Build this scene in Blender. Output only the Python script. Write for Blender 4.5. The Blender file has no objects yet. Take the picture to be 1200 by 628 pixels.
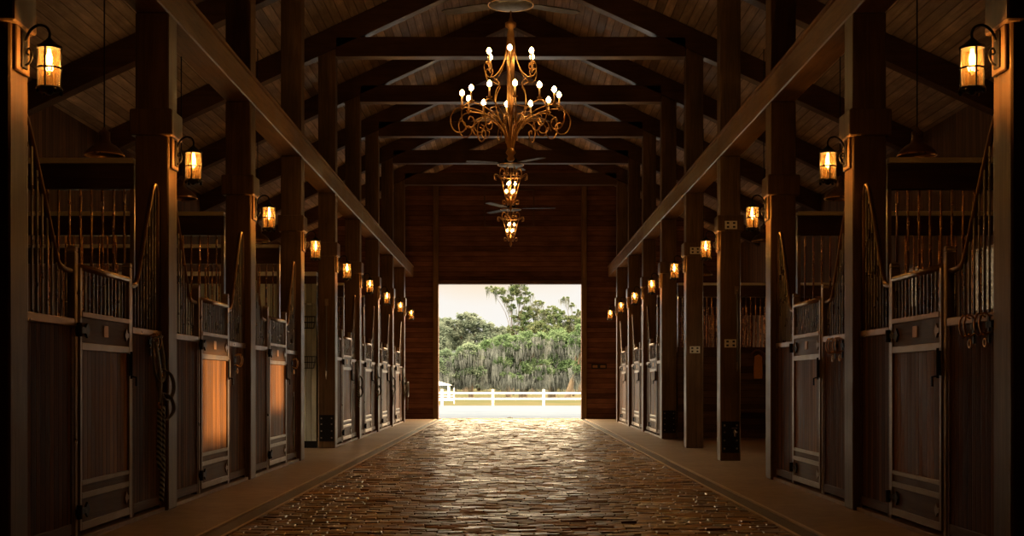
import bpy, bmesh, math, random
from mathutils import Vector, Matrix
PI = math.pi
rnd = random.Random(7)
scene = bpy.context.scene
C = scene.collection
EYE = 1.15

# ------------------------------------------------------------------ materials
def new_mat(name):
    m = bpy.data.materials.new(name); m.use_nodes = True
    nt = m.node_tree; nt.nodes.clear()
    out = nt.nodes.new('ShaderNodeOutputMaterial')
    return m, nt, out
class N:
    def __init__(s, nt): s.nt = nt
    def __call__(s, typ, **kw):
        n = s.nt.nodes.new(typ)
        ins = kw.pop('ins', {})
        for k, v in kw.items(): setattr(n, k, v)
        for k, v in ins.items():
            if hasattr(v, 'is_output') or isinstance(v, bpy.types.NodeSocket): s.nt.links.new(v, n.inputs[k])
            else: n.inputs[k].default_value = v
        return n
    def math(s, op, a, b=None, c=None):
        n = s.nt.nodes.new('ShaderNodeMath'); n.operation = op
        for i, v in enumerate((a, b, c)):
            if v is None: continue
            if isinstance(v, bpy.types.NodeSocket): s.nt.links.new(v, n.inputs[i])
            else: n.inputs[i].default_value = v
        return n.outputs[0]
    def ramp(s, fac, stops):
        n = s.nt.nodes.new('ShaderNodeValToRGB'); s.nt.links.new(fac, n.inputs[0])
        e = n.color_ramp.elements
        e[0].position, e[0].color = stops[0][0], (*stops[0][1], 1)
        e[1].position, e[1].color = stops[-1][0], (*stops[-1][1], 1)
        for p, c in stops[1:-1]:
            x = e.new(p); x.color = (*c, 1)
        return n.outputs[0]
    def mul(s, col, fac):
        n = s.nt.nodes.new('ShaderNodeMix'); n.data_type = 'RGBA'; n.blend_type = 'MULTIPLY'
        n.inputs[0].default_value = 1
        s.nt.links.new(col, n.inputs[6]); s.nt.links.new(fac, n.inputs[7])
        return n.outputs[2]
    def mix(s, fac, a, b):
        n = s.nt.nodes.new('ShaderNodeMix'); n.data_type = 'RGBA'
        if isinstance(fac, bpy.types.NodeSocket): s.nt.links.new(fac, n.inputs[0])
        else: n.inputs[0].default_value = fac
        for i, v in ((6, a), (7, b)):
            if isinstance(v, bpy.types.NodeSocket): s.nt.links.new(v, n.inputs[i])
            else: n.inputs[i].default_value = (*v, 1)
        return n.outputs[2]

def wood(name, c1, c2, grain='z', rough=.6, boards=None, width=.1, spec=.3, bump=.25, coat=0, stint=(1, .72, .45), groove=.06, world=False):
    m, nt, out = new_mat(name); n = N(nt)
    if world: vec = n('ShaderNodeNewGeometry').outputs['Position']
    else: vec = n('ShaderNodeTexCoord').outputs['Object']
    sc = {'x': (.6, 9, 9), 'y': (9, .6, 9), 'z': (9, 9, .6)}[grain]
    info = n('ShaderNodeObjectInfo').outputs['Random']
    sep = n('ShaderNodeSeparateXYZ', ins={0: vec})
    off = n('ShaderNodeCombineXYZ', ins={0: n.math('MULTIPLY', info, 7), 1: n.math('MULTIPLY', info, 13), 2: n.math('MULTIPLY', info, 17)}).outputs[0]
    v2 = n('ShaderNodeVectorMath', operation='ADD', ins={0: vec, 1: off}).outputs[0]
    idx = None
    if boards:
        bs = n.math('DIVIDE', sep.outputs['xyz'.index(boards)], width)
        idx = n.math('FLOOR', bs); fr = n.math('FRACT', bs)
        sh = n('ShaderNodeCombineXYZ', ins={0: n.math('MULTIPLY', idx, 3.1), 1: n.math('MULTIPLY', idx, 5.3), 2: n.math('MULTIPLY', idx, 1.7)}).outputs[0]
        v2 = n('ShaderNodeVectorMath', operation='ADD', ins={0: v2, 1: sh}).outputs[0]
    mp = n('ShaderNodeMapping', ins={'Vector': v2, 'Scale': sc}).outputs[0]
    g = n('ShaderNodeTexNoise', ins={'Vector': mp, 'Scale': 2.2, 'Detail': 6, 'Roughness': .65, 'Distortion': .6}).outputs[0]
    col = n.mix(n('ShaderNodeMapRange', ins={0: g, 1: .3, 2: .7}).outputs[0], c1, c2)
    blot = n('ShaderNodeTexNoise', ins={'Vector': v2, 'Scale': 1.7, 'Detail': 3}).outputs[0]
    tone = n('ShaderNodeMapRange', ins={0: blot, 1: .3, 2: .7, 3: .72, 4: 1.25}).outputs[0]
    height = g
    if boards:
        wn = n('ShaderNodeTexWhiteNoise', noise_dimensions='1D', ins={'W': idx}).outputs[0]
        tone = n.math('MULTIPLY', tone, n('ShaderNodeMapRange', ins={0: wn, 3: .65, 4: 1.3}).outputs[0])
        edge = n.math('MINIMUM', fr, n.math('SUBTRACT', 1, fr))
        gm = n('ShaderNodeMapRange', ins={0: edge, 1: 0, 2: groove}).outputs[0]
        height = n.math('ADD', n.math('MULTIPLY', g, .15), gm)
        tone = n.math('MULTIPLY', tone, n('ShaderNodeMapRange', ins={0: gm, 3: .35, 4: 1}).outputs[0])
    cc = n('ShaderNodeCombineColor', ins={0: tone, 1: tone, 2: tone}).outputs[0]
    col = n.mul(col, cc)
    bp = n('ShaderNodeBump', ins={'Strength': bump, 'Distance': .012 if boards else .006, 'Height': height}).outputs[0]
    rg = n('ShaderNodeMapRange', ins={0: blot, 1: .3, 2: .7, 3: rough-.1, 4: rough+.1}).outputs[0]
    b = n('ShaderNodeBsdfPrincipled', ins={'Base Color': col, 'Roughness': rg, 'Normal': bp, 'Specular IOR Level': spec, 'Specular Tint': (*stint, 1), 'Coat Weight': coat, 'Coat Roughness': .25})
    nt.links.new(b.outputs[0], out.inputs[0])
    return m

def plain(name, col, rough=.5, metal=0, var=.2, scale=12, bump=.1, spec=.5):
    m, nt, out = new_mat(name); n = N(nt)
    v = n('ShaderNodeTexCoord').outputs['Object']
    g = n('ShaderNodeTexNoise', ins={'Vector': v, 'Scale': scale, 'Detail': 4}).outputs[0]
    c = n.mix(g, tuple(x*(1-var) for x in col), tuple(min(1, x*(1+var)) for x in col))
    rg = n('ShaderNodeMapRange', ins={0: g, 1: .3, 2: .7, 3: max(.03, rough*.8), 4: min(1, rough*1.2)}).outputs[0]
    bp = n('ShaderNodeBump', ins={'Strength': bump, 'Distance': .003, 'Height': g}).outputs[0]
    b = n('ShaderNodeBsdfPrincipled', ins={'Base Color': c, 'Roughness': rg, 'Metallic': metal, 'Normal': bp, 'Specular IOR Level': spec})
    nt.links.new(b.outputs[0], out.inputs[0])
    return m
def emit(name, col, strength):
    m, nt, out = new_mat(name); n = N(nt)
    e = n('ShaderNodeEmission', ins={0: (*col, 1), 1: strength})
    nt.links.new(e.outputs[0], out.inputs[0]); return m

M = {}
M['post'] = wood('post_timber', (.075, .045, .024), (.17, .105, .057), 'z', .42, bump=.25, spec=.5)
M['beam'] = wood('beam_timber', (.14, .078, .036), (.31, .175, .083), 'y', .42, bump=.3, spec=.5)
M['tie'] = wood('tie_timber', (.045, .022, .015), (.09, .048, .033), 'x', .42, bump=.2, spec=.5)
M['roof'] = wood('roof_boards', (.31, .235, .185), (.60, .48, .40), 'y', .6, boards='x', width=.14, bump=.7, world=True, groove=.08, spec=.4)
M['siding'] = wood('end_wall_siding', (.10, .046, .03), (.18, .088, .06), 'x', .6, boards='z', width=.16, bump=.5, world=True, groove=.09, spec=.1)
M['sidewall'] = wood('outer_wall_boards', (.08, .045, .026), (.17, .095, .055), 'z', .7, boards='y', width=.15, bump=.4, world=True)
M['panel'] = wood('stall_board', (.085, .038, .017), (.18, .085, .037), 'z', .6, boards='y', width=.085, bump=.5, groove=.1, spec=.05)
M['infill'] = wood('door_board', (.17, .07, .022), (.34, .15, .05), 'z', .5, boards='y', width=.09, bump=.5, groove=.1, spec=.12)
M['rail'] = wood('door_rail_wood', (.065, .032, .015), (.14, .072, .034), 'y', .5, bump=.3, spec=.15)
M['partboard'] = wood('partition_board', (.07, .038, .022), (.14, .078, .042), 'x', .6, boards='z', width=.14, bump=.4)
M['cap'] = plain('pale_cap', (.80, .74, .64), .6, 0, .1)
M['steel'] = plain('galvanised_steel', (.30, .23, .165), .34, 1, .06, 6, .02)
M['bronze'] = plain('dark_bronze_tube', (.24, .15, .085), .34, 1, .06, 6, .02)
M['bar'] = plain('steel_bar', (.36, .34, .31), .3, 1, .05, 6, .0)
M['black'] = plain('black_iron', (.015, .013, .012), .45, .6, .3, 20, .2)
M['brass'] = plain('brass_hardware', (.75, .42, .14), .3, 1, .2)
M['partbar'] = plain('copper_brown_bar', (.42, .22, .09), .26, 1, .1, 6, 0)
M['plate'] = plain('brass_name_plate', (.62, .34, .14), .45, .5, .15)
M['iron'] = plain('gilded_iron', (.48, .26, .09), .38, .9, .2, 40, .1)
M['white'] = plain('white_plate', (.88, .84, .76), .45, 0, .05)
M['fence'] = plain('white_fence_paint', (.85, .85, .83), .5, 0, .04)
M['candle'] = plain('candle_sleeve', (.55, .36, .18), .6, 0, .15)
M['fan'] = plain('fan_blade_paint', (.03, .025, .02), .6, 0, .1, spec=.2)
M['palewall'] = wood('pale_beadboard', (.46, .50, .45), (.60, .63, .57), 'z', .6, boards='x', width=.09, bump=.5, groove=.12)
M['halter'] = plain('black_webbing', (.17, .17, .155), .5, 0, .3, 60, .4)
M['leather'] = plain('brown_leather', (.16, .07, .03), .45, 0, .3)
M['pad'] = plain('saddle_pad_cloth', (.62, .30, .10), .8, 0, .3, 30, .4)
M['bulb'] = emit('lamp_filament', (1.0, .55, .17), 28)
M['candlebulb'] = emit('candle_bulb', (1.0, .60, .22), 40)

def rope_mat():
    m, nt, out = new_mat('striped_rope'); n = N(nt)
    v = n('ShaderNodeTexCoord').outputs['Object']
    w = n('ShaderNodeTexWave', bands_direction='DIAGONAL', ins={'Vector': v, 'Scale': 14, 'Distortion': .5}).outputs['Fac']
    c = n.ramp(w, [(.45, (.02, .02, .02)), (.6, (.32, .36, .32))])
    b = n('ShaderNodeBsdfPrincipled', ins={'Base Color': c, 'Roughness': .8})
    nt.links.new(b.outputs[0], out.inputs[0]); return m
M['rope'] = rope_mat()

def glass_mat(name, tint, trans, amber):
    m, nt, out = new_mat(name); n = N(nt)
    tr = n('ShaderNodeBsdfTransparent', ins={0: (*tint, 1)})
    gl = n('ShaderNodeBsdfGlossy', ins={0: (1, 1, 1, 1), 'Roughness': .05})
    v = n('ShaderNodeTexCoord').outputs['Object']
    nz = n('ShaderNodeTexNoise', ins={'Vector': v, 'Scale': 60, 'Detail': 3}).outputs[0]
    dif = n('ShaderNodeBsdfTranslucent', ins={0: (*amber, 1)})
    f = n('ShaderNodeMapRange', ins={0: nz, 1: .3, 2: .7, 3: trans*.85, 4: trans*1.15}).outputs[0]
    a = n('ShaderNodeMixShader', ins={0: f, 1: tr.outputs[0], 2: dif.outputs[0]})
    fr = n('ShaderNodeFresnel', ins={0: 1.45})
    b = n('ShaderNodeMixShader', ins={0: fr.outputs[0], 1: a.outputs[0], 2: gl.outputs[0]})
    nt.links.new(b.outputs[0], out.inputs[0]); return m
M['glass'] = glass_mat('seeded_amber_glass', (1, .78, .42), .03, (.95, .50, .14))
M['pane'] = glass_mat('window_glass', (.97, .97, .97), .02, (.9, .9, .9))

def brick_mat():
    m, nt, out = new_mat('brick_pavers'); n = N(nt)
    v = n('ShaderNodeNewGeometry').outputs['Position']
    bw = n('ShaderNodeAttribute', attribute_name='tone').outputs['Fac']
    nz = n('ShaderNodeTexNoise', ins={'Vector': v, 'Scale': 1.3, 'Detail': 5, 'Roughness': .6}).outputs[0]
    nf = n('ShaderNodeTexNoise', ins={'Vector': v, 'Scale': 30, 'Detail': 4, 'Roughness': .6}).outputs[0]
    col = n.ramp(bw, [(0, (.06, .032, .014)), (.5, (.18, .10, .045)), (1, (.46, .28, .13))])
    t = n('ShaderNodeMapRange', ins={0: nz, 1: .3, 2: .7, 3: .5, 4: 1.4}).outputs[0]
    t = n.math('MULTIPLY', t, n('ShaderNodeMapRange', ins={0: nf, 1: .3, 2: .7, 3: .75, 4: 1.2}).outputs[0])
    col = n.mul(col, n('ShaderNodeCombineColor', ins={0: t, 1: t, 2: t}).outputs[0])
    bp = n('ShaderNodeBump', ins={'Strength': .5, 'Distance': .006, 'Height': nf}).outputs[0]
    r = n.math('ADD', n.math('MULTIPLY', bw, .28), n('ShaderNodeMapRange', ins={0: nz, 1: .3, 2: .7, 3: .20, 4: .42}).outputs[0])
    b = n('ShaderNodeBsdfPrincipled', ins={'Base Color': col, 'Roughness': r, 'Normal': bp, 'Specular IOR Level': .38, 'Specular Tint': (1, .70, .40, 1)})
    nt.links.new(b.outputs[0], out.inputs[0]); return m
M['brick'] = brick_mat()
def ground(name, c1, c2, rough, scale, bump=.3, spec=.4):
    m, nt, out = new_mat(name); n = N(nt)
    v = n('ShaderNodeNewGeometry').outputs['Position']
    a = n('ShaderNodeTexNoise', ins={'Vector': v, 'Scale': scale, 'Detail': 8, 'Roughness': .65}).outputs[0]
    b_ = n('ShaderNodeTexNoise', ins={'Vector': v, 'Scale': scale*.12, 'Detail': 4}).outputs[0]
    f = n.math('ADD', n.math('MULTIPLY', a, .6), n.math('MULTIPLY', b_, .4))
    f = n('ShaderNodeMapRange', ins={0: f, 1: .35, 2: .65}).outputs[0]
    col = n.mix(f, c1, c2)
    bp = n('ShaderNodeBump', ins={'Strength': bump, 'Distance': .01, 'Height': a}).outputs[0]
    p = n('ShaderNodeBsdfPrincipled', ins={'Base Color': col, 'Roughness': rough, 'Normal': bp, 'Specular IOR Level': spec})
    nt.links.new(p.outputs[0], out.inputs[0]); return m
M['concrete'] = ground('brown_concrete', (.21, .14, .085), (.36, .25, .155), .5, 6, .25)
M['stallfloor'] = ground('stall_bedding', (.10, .07, .045), (.16, .11, .07), .9, 8)
M['gravel'] = ground('white_gravel', (.062, .084, .13), (.083, .109, .16), .9, 3, spec=0)
M['grass'] = ground('paddock_grass', (.032, .045, .026), (.075, .066, .045), .9, .5, spec=0)
M['darktrim'] = ground('channel_edging', (.035, .022, .014), (.07, .045, .028), .5, 10)
M['paletrim'] = ground('pale_edging', (.45, .33, .21), (.60, .46, .30), .45, 10)

def leaf_mat(name, c1, c2, tl=.35):
    m, nt, out = new_mat(name); n = N(nt)
    v = n('ShaderNodeNewGeometry').outputs['Position']
    a = n('ShaderNodeTexNoise', ins={'Vector': v, 'Scale': .9, 'Detail': 5}).outputs[0]
    f = n('ShaderNodeMapRange', ins={0: a, 1: .35, 2: .65}).outputs[0]
    col = n.mix(f, c1, c2)
    d = n('ShaderNodeBsdfDiffuse', ins={0: col}); t = n('ShaderNodeBsdfTranslucent', ins={0: col})
    mx = n('ShaderNodeMixShader', ins={0: tl, 1: d.outputs[0], 2: t.outputs[0]})
    nt.links.new(mx.outputs[0], out.inputs[0]); return m
M['oakleaf'] = leaf_mat('live_oak_leaves', (.055, .105, .055), (.12, .185, .115))
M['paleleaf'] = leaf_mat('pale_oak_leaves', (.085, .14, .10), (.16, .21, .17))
M['pineleaf'] = leaf_mat('tall_tree_leaves', (.06, .105, .055), (.14, .17, .105))
M['farleaf'] = leaf_mat('hazed_distant_leaves', (.09, .13, .115), (.145, .185, .165))  # distance haze put into the leaf colour, paler than the near oaks
M['moss'] = leaf_mat('spanish_moss', (.08, .10, .11), (.155, .185, .205))
M['bark'] = wood('grey_bark', (.05, .045, .038), (.10, .085, .07), 'z', .9, bump=.6)

# ------------------------------------------------------------------ mesh helper
class MB:
    def __init__(s): s.bm = bmesh.new()
    def box(s, x0, x1, y0, y1, z0, z1):
        vs = [s.bm.verts.new((x, y, z)) for x in (x0, x1) for y in (y0, y1) for z in (z0, z1)]
        for f in ((0, 1, 3, 2), (4, 6, 7, 5), (0, 4, 5, 1), (2, 3, 7, 6), (0, 2, 6, 4), (1, 5, 7, 3)):
            s.bm.faces.new([vs[i] for i in f])
        return s
    def prism(s, pts, axis, a, b):      # outline pts (2-D) extruded along axis
        def P(p, t):
            if axis == 'y': return (p[0], t, p[1])
            if axis == 'x': return (t, p[0], p[1])
            return (p[0], p[1], t)
        A = [s.bm.verts.new(P(p, a)) for p in pts]; B = [s.bm.verts.new(P(p, b)) for p in pts]
        n = len(pts)
        s.bm.faces.new(A[::-1]); s.bm.faces.new(B)
        for i in range(n): s.bm.faces.new([A[i], A[(i+1) % n], B[(i+1) % n], B[i]])
        return s
    def tube(s, pts, r, seg=8, caps=True, flat=None):
        pts = [Vector(p) for p in pts]; n = len(pts)
        rs = r if isinstance(r, (list, tuple)) else [r]*n
        rings = []; up = None
        for i, p in enumerate(pts):
            t = (pts[min(i+1, n-1)] - pts[max(i-1, 0)]).normalized()
            if up is None:
                up = Vector((0, 0, 1)) if abs(t.z) < .9 else Vector((1, 0, 0))
            a = t.cross(up)
            if a.length < 1e-4: a = t.orthogonal()
            a.normalize(); b = a.cross(t).normalized(); up = b
            k = flat or 1
            rings.append([s.bm.verts.new(p + a*math.cos(2*PI*j/seg)*rs[i] + b*math.sin(2*PI*j/seg)*rs[i]*k) for j in range(seg)])
        for i in range(n-1):
            for j in range(seg):
                s.bm.faces.new([rings[i][j], rings[i][(j+1) % seg], rings[i+1][(j+1) % seg], rings[i+1][j]])
        if caps:
            s.bm.faces.new(rings[0][::-1]); s.bm.faces.new(rings[-1])
        return s
    def lathe(s, prof, c=(0, 0, 0), seg=16, caps=True):   # prof (r, z)
        rings = [[s.bm.verts.new((c[0]+r*math.cos(2*PI*j/seg), c[1]+r*math.sin(2*PI*j/seg), c[2]+z)) for j in range(seg)] for r, z in prof]
        for i in range(len(rings)-1):
            for j in range(seg):
                s.bm.faces.new([rings[i][j], rings[i][(j+1) % seg], rings[i+1][(j+1) % seg], rings[i+1][j]])
        if caps:
            s.bm.faces.new(rings[0][::-1]); s.bm.faces.new(rings[-1])
        return s
    def ring(s, c, R, r, axis='z', seg=20, a0=0, a1=2*PI, squash=1):
        pts = []
        full = abs(a1-a0-2*PI) < 1e-6
        for i in range(seg+1):
            t = a0+(a1-a0)*i/seg; u, v = R*math.cos(t), R*squash*math.sin(t)
            pts.append({'z': (c[0]+u, c[1]+v, c[2]), 'x': (c[0], c[1]+u, c[2]+v), 'y': (c[0]+u, c[1], c[2]+v)}[axis])
        return s.tube(pts, r, 6, caps=not full)
    def build(s, name, mat, parent=None, smooth=False, bevel=0, loc=None):
        bmesh.ops.recalc_face_normals(s.bm, faces=s.bm.faces)
        me = bpy.data.meshes.new(name); s.bm.to_mesh(me); s.bm.free()
        me.materials.append(M[mat] if isinstance(mat, str) else mat)
        if smooth:
            for p in me.polygons: p.use_smooth = True
        o = bpy.data.objects.new(name, me); C.objects.link(o)
        if parent: o.parent = parent
        if loc: o.location = loc
        if bevel:
            bv = o.modifiers.new('bevel', 'BEVEL'); bv.width = bevel; bv.segments = 1; bv.limit_method = 'ANGLE'
        return o
def tag(o, label=None, cat=None, group=None, kind=None):
    for k, v in (('label', label), ('category', cat), ('group', group), ('kind', kind)):
        if v: o[k] = v
    return o
def thing(name, label, cat, loc, rz=0, group=None):
    o = bpy.data.objects.new(name, None); C.objects.link(o); o.empty_display_size = .1
    o.location = loc; o.rotation_euler = (0, 0, rz)
    return tag(o, label, cat, group)
def struct(name, mb, mat, **k):
    o = mb.build(name, mat, **k); o['kind'] = 'structure'; return o
def copy_tree(o, parent=None, loc=None, rz=None, label=None, group=None):
    c = o.copy(); C.objects.link(c)
    if parent: c.parent = parent
    if loc is not None: c.location = loc
    if rz is not None: c.rotation_euler = (0, 0, rz)
    if label: c['label'] = label
    if group: c['group'] = group
    for ch in list(o.children):
        copy_tree(ch, c)
    return c
def smooth_path(pts, n=6):           # Catmull-Rom
    P = [Vector(p) for p in pts]; out = []
    for i in range(len(P)-1):
        p0, p1, p2, p3 = P[max(i-1, 0)], P[i], P[i+1], P[min(i+2, len(P)-1)]
        for k in range(n):
            t = k/n
            out.append(.5*((2*p1)+(-p0+p2)*t+(2*p0-5*p1+4*p2-p3)*t*t+(-p0+3*p1-3*p2+p3)*t**3))
    out.append(P[-1]); return out
def point_light(name, loc, power, col, r, parent):
    l = bpy.data.lights.new(name, 'POINT'); l.energy = power; l.color = col; l.shadow_soft_size = r
    o = bpy.data.objects.new(name, l); C.objects.link(o); o.location = loc; o.parent = parent
    return o

ORD = ['nearest', 'second', 'third', 'fourth', 'fifth', 'sixth', 'seventh', 'eighth', 'ninth']
BAY = 3.66
PB = [8.2 + BAY*k for k in range(9)]         # back faces of the posts
XI, XO = 3.07, 3.37                          # inner / outer faces of posts
WALL = 40.6; WX = 7.2; BACK = -3.5
SL = .463; RB = 8.42; RT = 8.84              # slope, rafter bottom / top at ridge

# ------------------------------------------------------------------ floors and ground
def brick_floor():
    r = random.Random(3); V = []; F = []; T = []
    y = 2.0; row = 0
    while y < WALL+.05:
        x = -2.14 - (.105 if row % 2 else 0) + r.uniform(-.02, .02)
        yy0, yy1 = y+.004, y+.101
        while x < 2.14:
            w = .21+r.uniform(-.012, .012)
            a, b = max(x+.004, -2.138), min(x+w-.004, 2.138)
            if b-a > .03:
                tx, ty = r.gauss(0, .022), r.gauss(0, .034); h = r.gauss(0, .003)
                n0 = len(V); c = ((a+b)/2, (yy0+yy1)/2); e = .006
                for (p, q) in ((a, yy0), (b, yy0), (b, yy1), (a, yy1)): V.append((p, q, -.03))
                for (p, q) in ((a, yy0), (b, yy0), (b, yy1), (a, yy1)): V.append((p, q, -.008+h+(p-c[0])*tx+(q-c[1])*ty))
                for (p, q) in ((a+e, yy0+e), (b-e, yy0+e), (b-e, yy1-e), (a+e, yy1-e)): V.append((p, q, -.003+h+(p-c[0])*tx+(q-c[1])*ty))
                for k in range(4):
                    j = (k+1) % 4
                    F.append((n0+k, n0+j, n0+4+j, n0+4+k)); F.append((n0+4+k, n0+4+j, n0+8+j, n0+8+k))
                F.append((n0+8, n0+9, n0+10, n0+11))
                T += [r.random()]*9
            x += w
        y += .105; row += 1
    me = bpy.data.meshes.new('floor'); me.from_pydata(V, [], F)
    at_ = me.attributes.new('tone', 'FLOAT', 'FACE')
    at_.data.foreach_set('value', T)
    me.materials.append(M['brick'])
    o = bpy.data.objects.new('floor', me); C.objects.link(o); o['kind'] = 'structure'
brick_floor()
struct('floor', MB().box(-2.14, 2.14, BACK, WALL+.1, -.12, -.014), 'darktrim')
for sg, nm in ((-1, 'left'), (1, 'right')):
    a, b = sorted((sg*2.36, sg*3.45))
    struct('floor', MB().box(a, b, BACK, WALL+.1, -.12, 0.0), 'concrete')
    a, b = sorted((sg*3.45, sg*(WX+.2)))
    struct('floor', MB().box(a, b, BACK, WALL+.1, -.12, -.005), 'stallfloor' if 0 else 'concrete')
    a, b = sorted((sg*2.17, sg*2.33))
    struct('trim_%d' % (1 if sg < 0 else 2), MB().box(a, b, BACK, WALL+.1, -.12, -.012), 'darktrim')
    for k, (p, q) in enumerate(((2.14, 2.17), (2.33, 2.36))):
        a, b = sorted((sg*p, sg*q))
        struct('trim_%d' % (3+k+(0 if sg < 0 else 2)), MB().box(a, b, BACK, WALL+.1, -.12, .004), 'paletrim')
# yard outside
g = MB(); v = [g.bm.verts.new(p) for p in ((-160, WALL+.1, -.02), (160, WALL+.1, -.02), (160, 74.8, -.2), (-160, 74.8, -.2))]
g.bm.faces.new(v); struct('gravel_yard', g, 'gravel')
g = MB(); v = [g.bm.verts.new(p) for p in ((-400, 74.8, -.2), (400, 74.8, -.2), (400, 500, -.6), (-400, 500, -.6))]
g.bm.faces.new(v); struct('paddock_ground', g, 'grass')
for sg in (-1, 1):
    g = MB(); v = [g.bm.verts.new(p) for p in ((sg*(WX+.15), -60, -.03), (sg*160, -60, -.03), (sg*160, WALL+.1, -.03), (sg*(WX+.15), WALL+.1, -.03))]
    g.bm.faces.new(v); struct('paddock_ground', g, 'grass')

# ------------------------------------------------------------------ outer shell
def wall_with_holes(axis_fixed, f0, f1, u0, u1, z0, z1, holes):
    """boxes around rectangular holes (u0,u1,z0,z1)"""
    mb = MB(); us = sorted({u0, u1, *[h[0] for h in holes], *[h[1] for h in holes]})
    for a, b in zip(us, us[1:]):
        cuts = sorted([(h[2], h[3]) for h in holes if h[0] <= a+1e-6 and h[1] >= b-1e-6])
        z = z0
        for c, d in cuts + [(z1, z1)]:
            if c > z+1e-6:
                if axis_fixed == 'x': mb.box(f0, f1, a, b, z, c)
                else: mb.box(a, b, f0, f1, z, c)
            z = d
    return mb
ZW = RT - SL*WX + .03
WINR = [(18.95, 20.2, 2.25, 3.2), (22.6, 23.6, 2.5, 3.2)]
struct('wall_right', wall_with_holes('x', WX, WX+.15, BACK, WALL+.15, -.1, ZW, WINR), 'sidewall')
struct('wall_left', wall_with_holes('x', -WX-.15, -WX, BACK, WALL+.15, -.1, ZW, [(21.1, 22.45, 0, 2.1)]), 'sidewall')
for i, (a, b, c, d) in enumerate(WINR):
    wf = MB()
    for q in ((a-.06, a, c-.06, d+.06), (b, b+.06, c-.06, d+.06), (a, b, c-.06, c), (a, b, d, d+.06)):
        wf.box(WX-.03, WX+.02, q[0], q[1], q[2], q[3])
    w = struct('window_%d' % (i+1), wf, 'rail')
    tag(MB().box(WX+.07, WX+.076, a, b, c, d).build('pane', 'pane', w), kind='structure')
df = MB().box(-WX, -WX+.04, 21.02, 21.1, 0, 2.18).box(-WX, -WX+.04, 22.45, 22.53, 0, 2.18).box(-WX, -WX+.04, 21.1, 22.45, 2.1, 2.18)
struct('door_1', df, 'rail')
# end wall with the big opening
DL, DR, DT = -2.27, 2.22, 4.24
gz = lambda x: RT - SL*abs(x) + .02
m = MB()
m.prism([(-WX-.15, -.1), (DL, -.1), (DL, gz(DL)), (-WX-.15, gz(WX+.15))], 'y', WALL, WALL+.15)
m.prism([(DR, -.1), (WX+.15, -.1), (WX+.15, gz(WX+.15)), (DR, gz(DR))], 'y', WALL, WALL+.15)
m.prism([(DL, DT), (DR, DT), (DR, gz(DR)), (0, gz(0)), (DL, gz(DL))], 'y', WALL, WALL+.15)
struct('wall_end', m, 'siding')
m = MB().prism([(-WX-.15, -.1), (WX+.15, -.1), (WX+.15, gz(WX+.15)), (0, gz(0)), (-WX-.15, gz(WX+.15))], 'y', BACK-.15, BACK)
struct('wall_near', m, 'siding')
# door surround posts and header
m = MB().box(DL-.17, DL, WALL-.12, WALL, 0, 7.6).box(DR, DR+.17, WALL-.12, WALL, 0, 7.6)
struct('trim_7', m, 'post', bevel=.008)
struct('trim_8', MB().box(DL, DR, WALL-.1, WALL, DT, DT+.13), 'tie', bevel=.008)
struct('trim_9', MB().box(DL-.005, DR+.005, WALL-.02, WALL+.16, -.1, .012), 'paletrim')
m = MB()
for q in ((-.85, .75, 6.05, 6.1), (-.85, .75, 7.2, 7.25), (-.85, -.8, 6.1, 7.2), (.7, .75, 6.1, 7.2)): m.box(q[0], q[1], WALL-.05, WALL, q[2], q[3])
struct('trim_10', m, 'tie')
# roof
m = MB()
for sg in (-1, 1):
    m.prism([(0, RT), (sg*(WX+.6), RT-SL*(WX+.6)), (sg*(WX+.6), RT-SL*(WX+.6)+.1), (0, RT+.1)], 'y', BACK-.3, WALL+.6)
struct('ceiling', m, 'roof')

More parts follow.
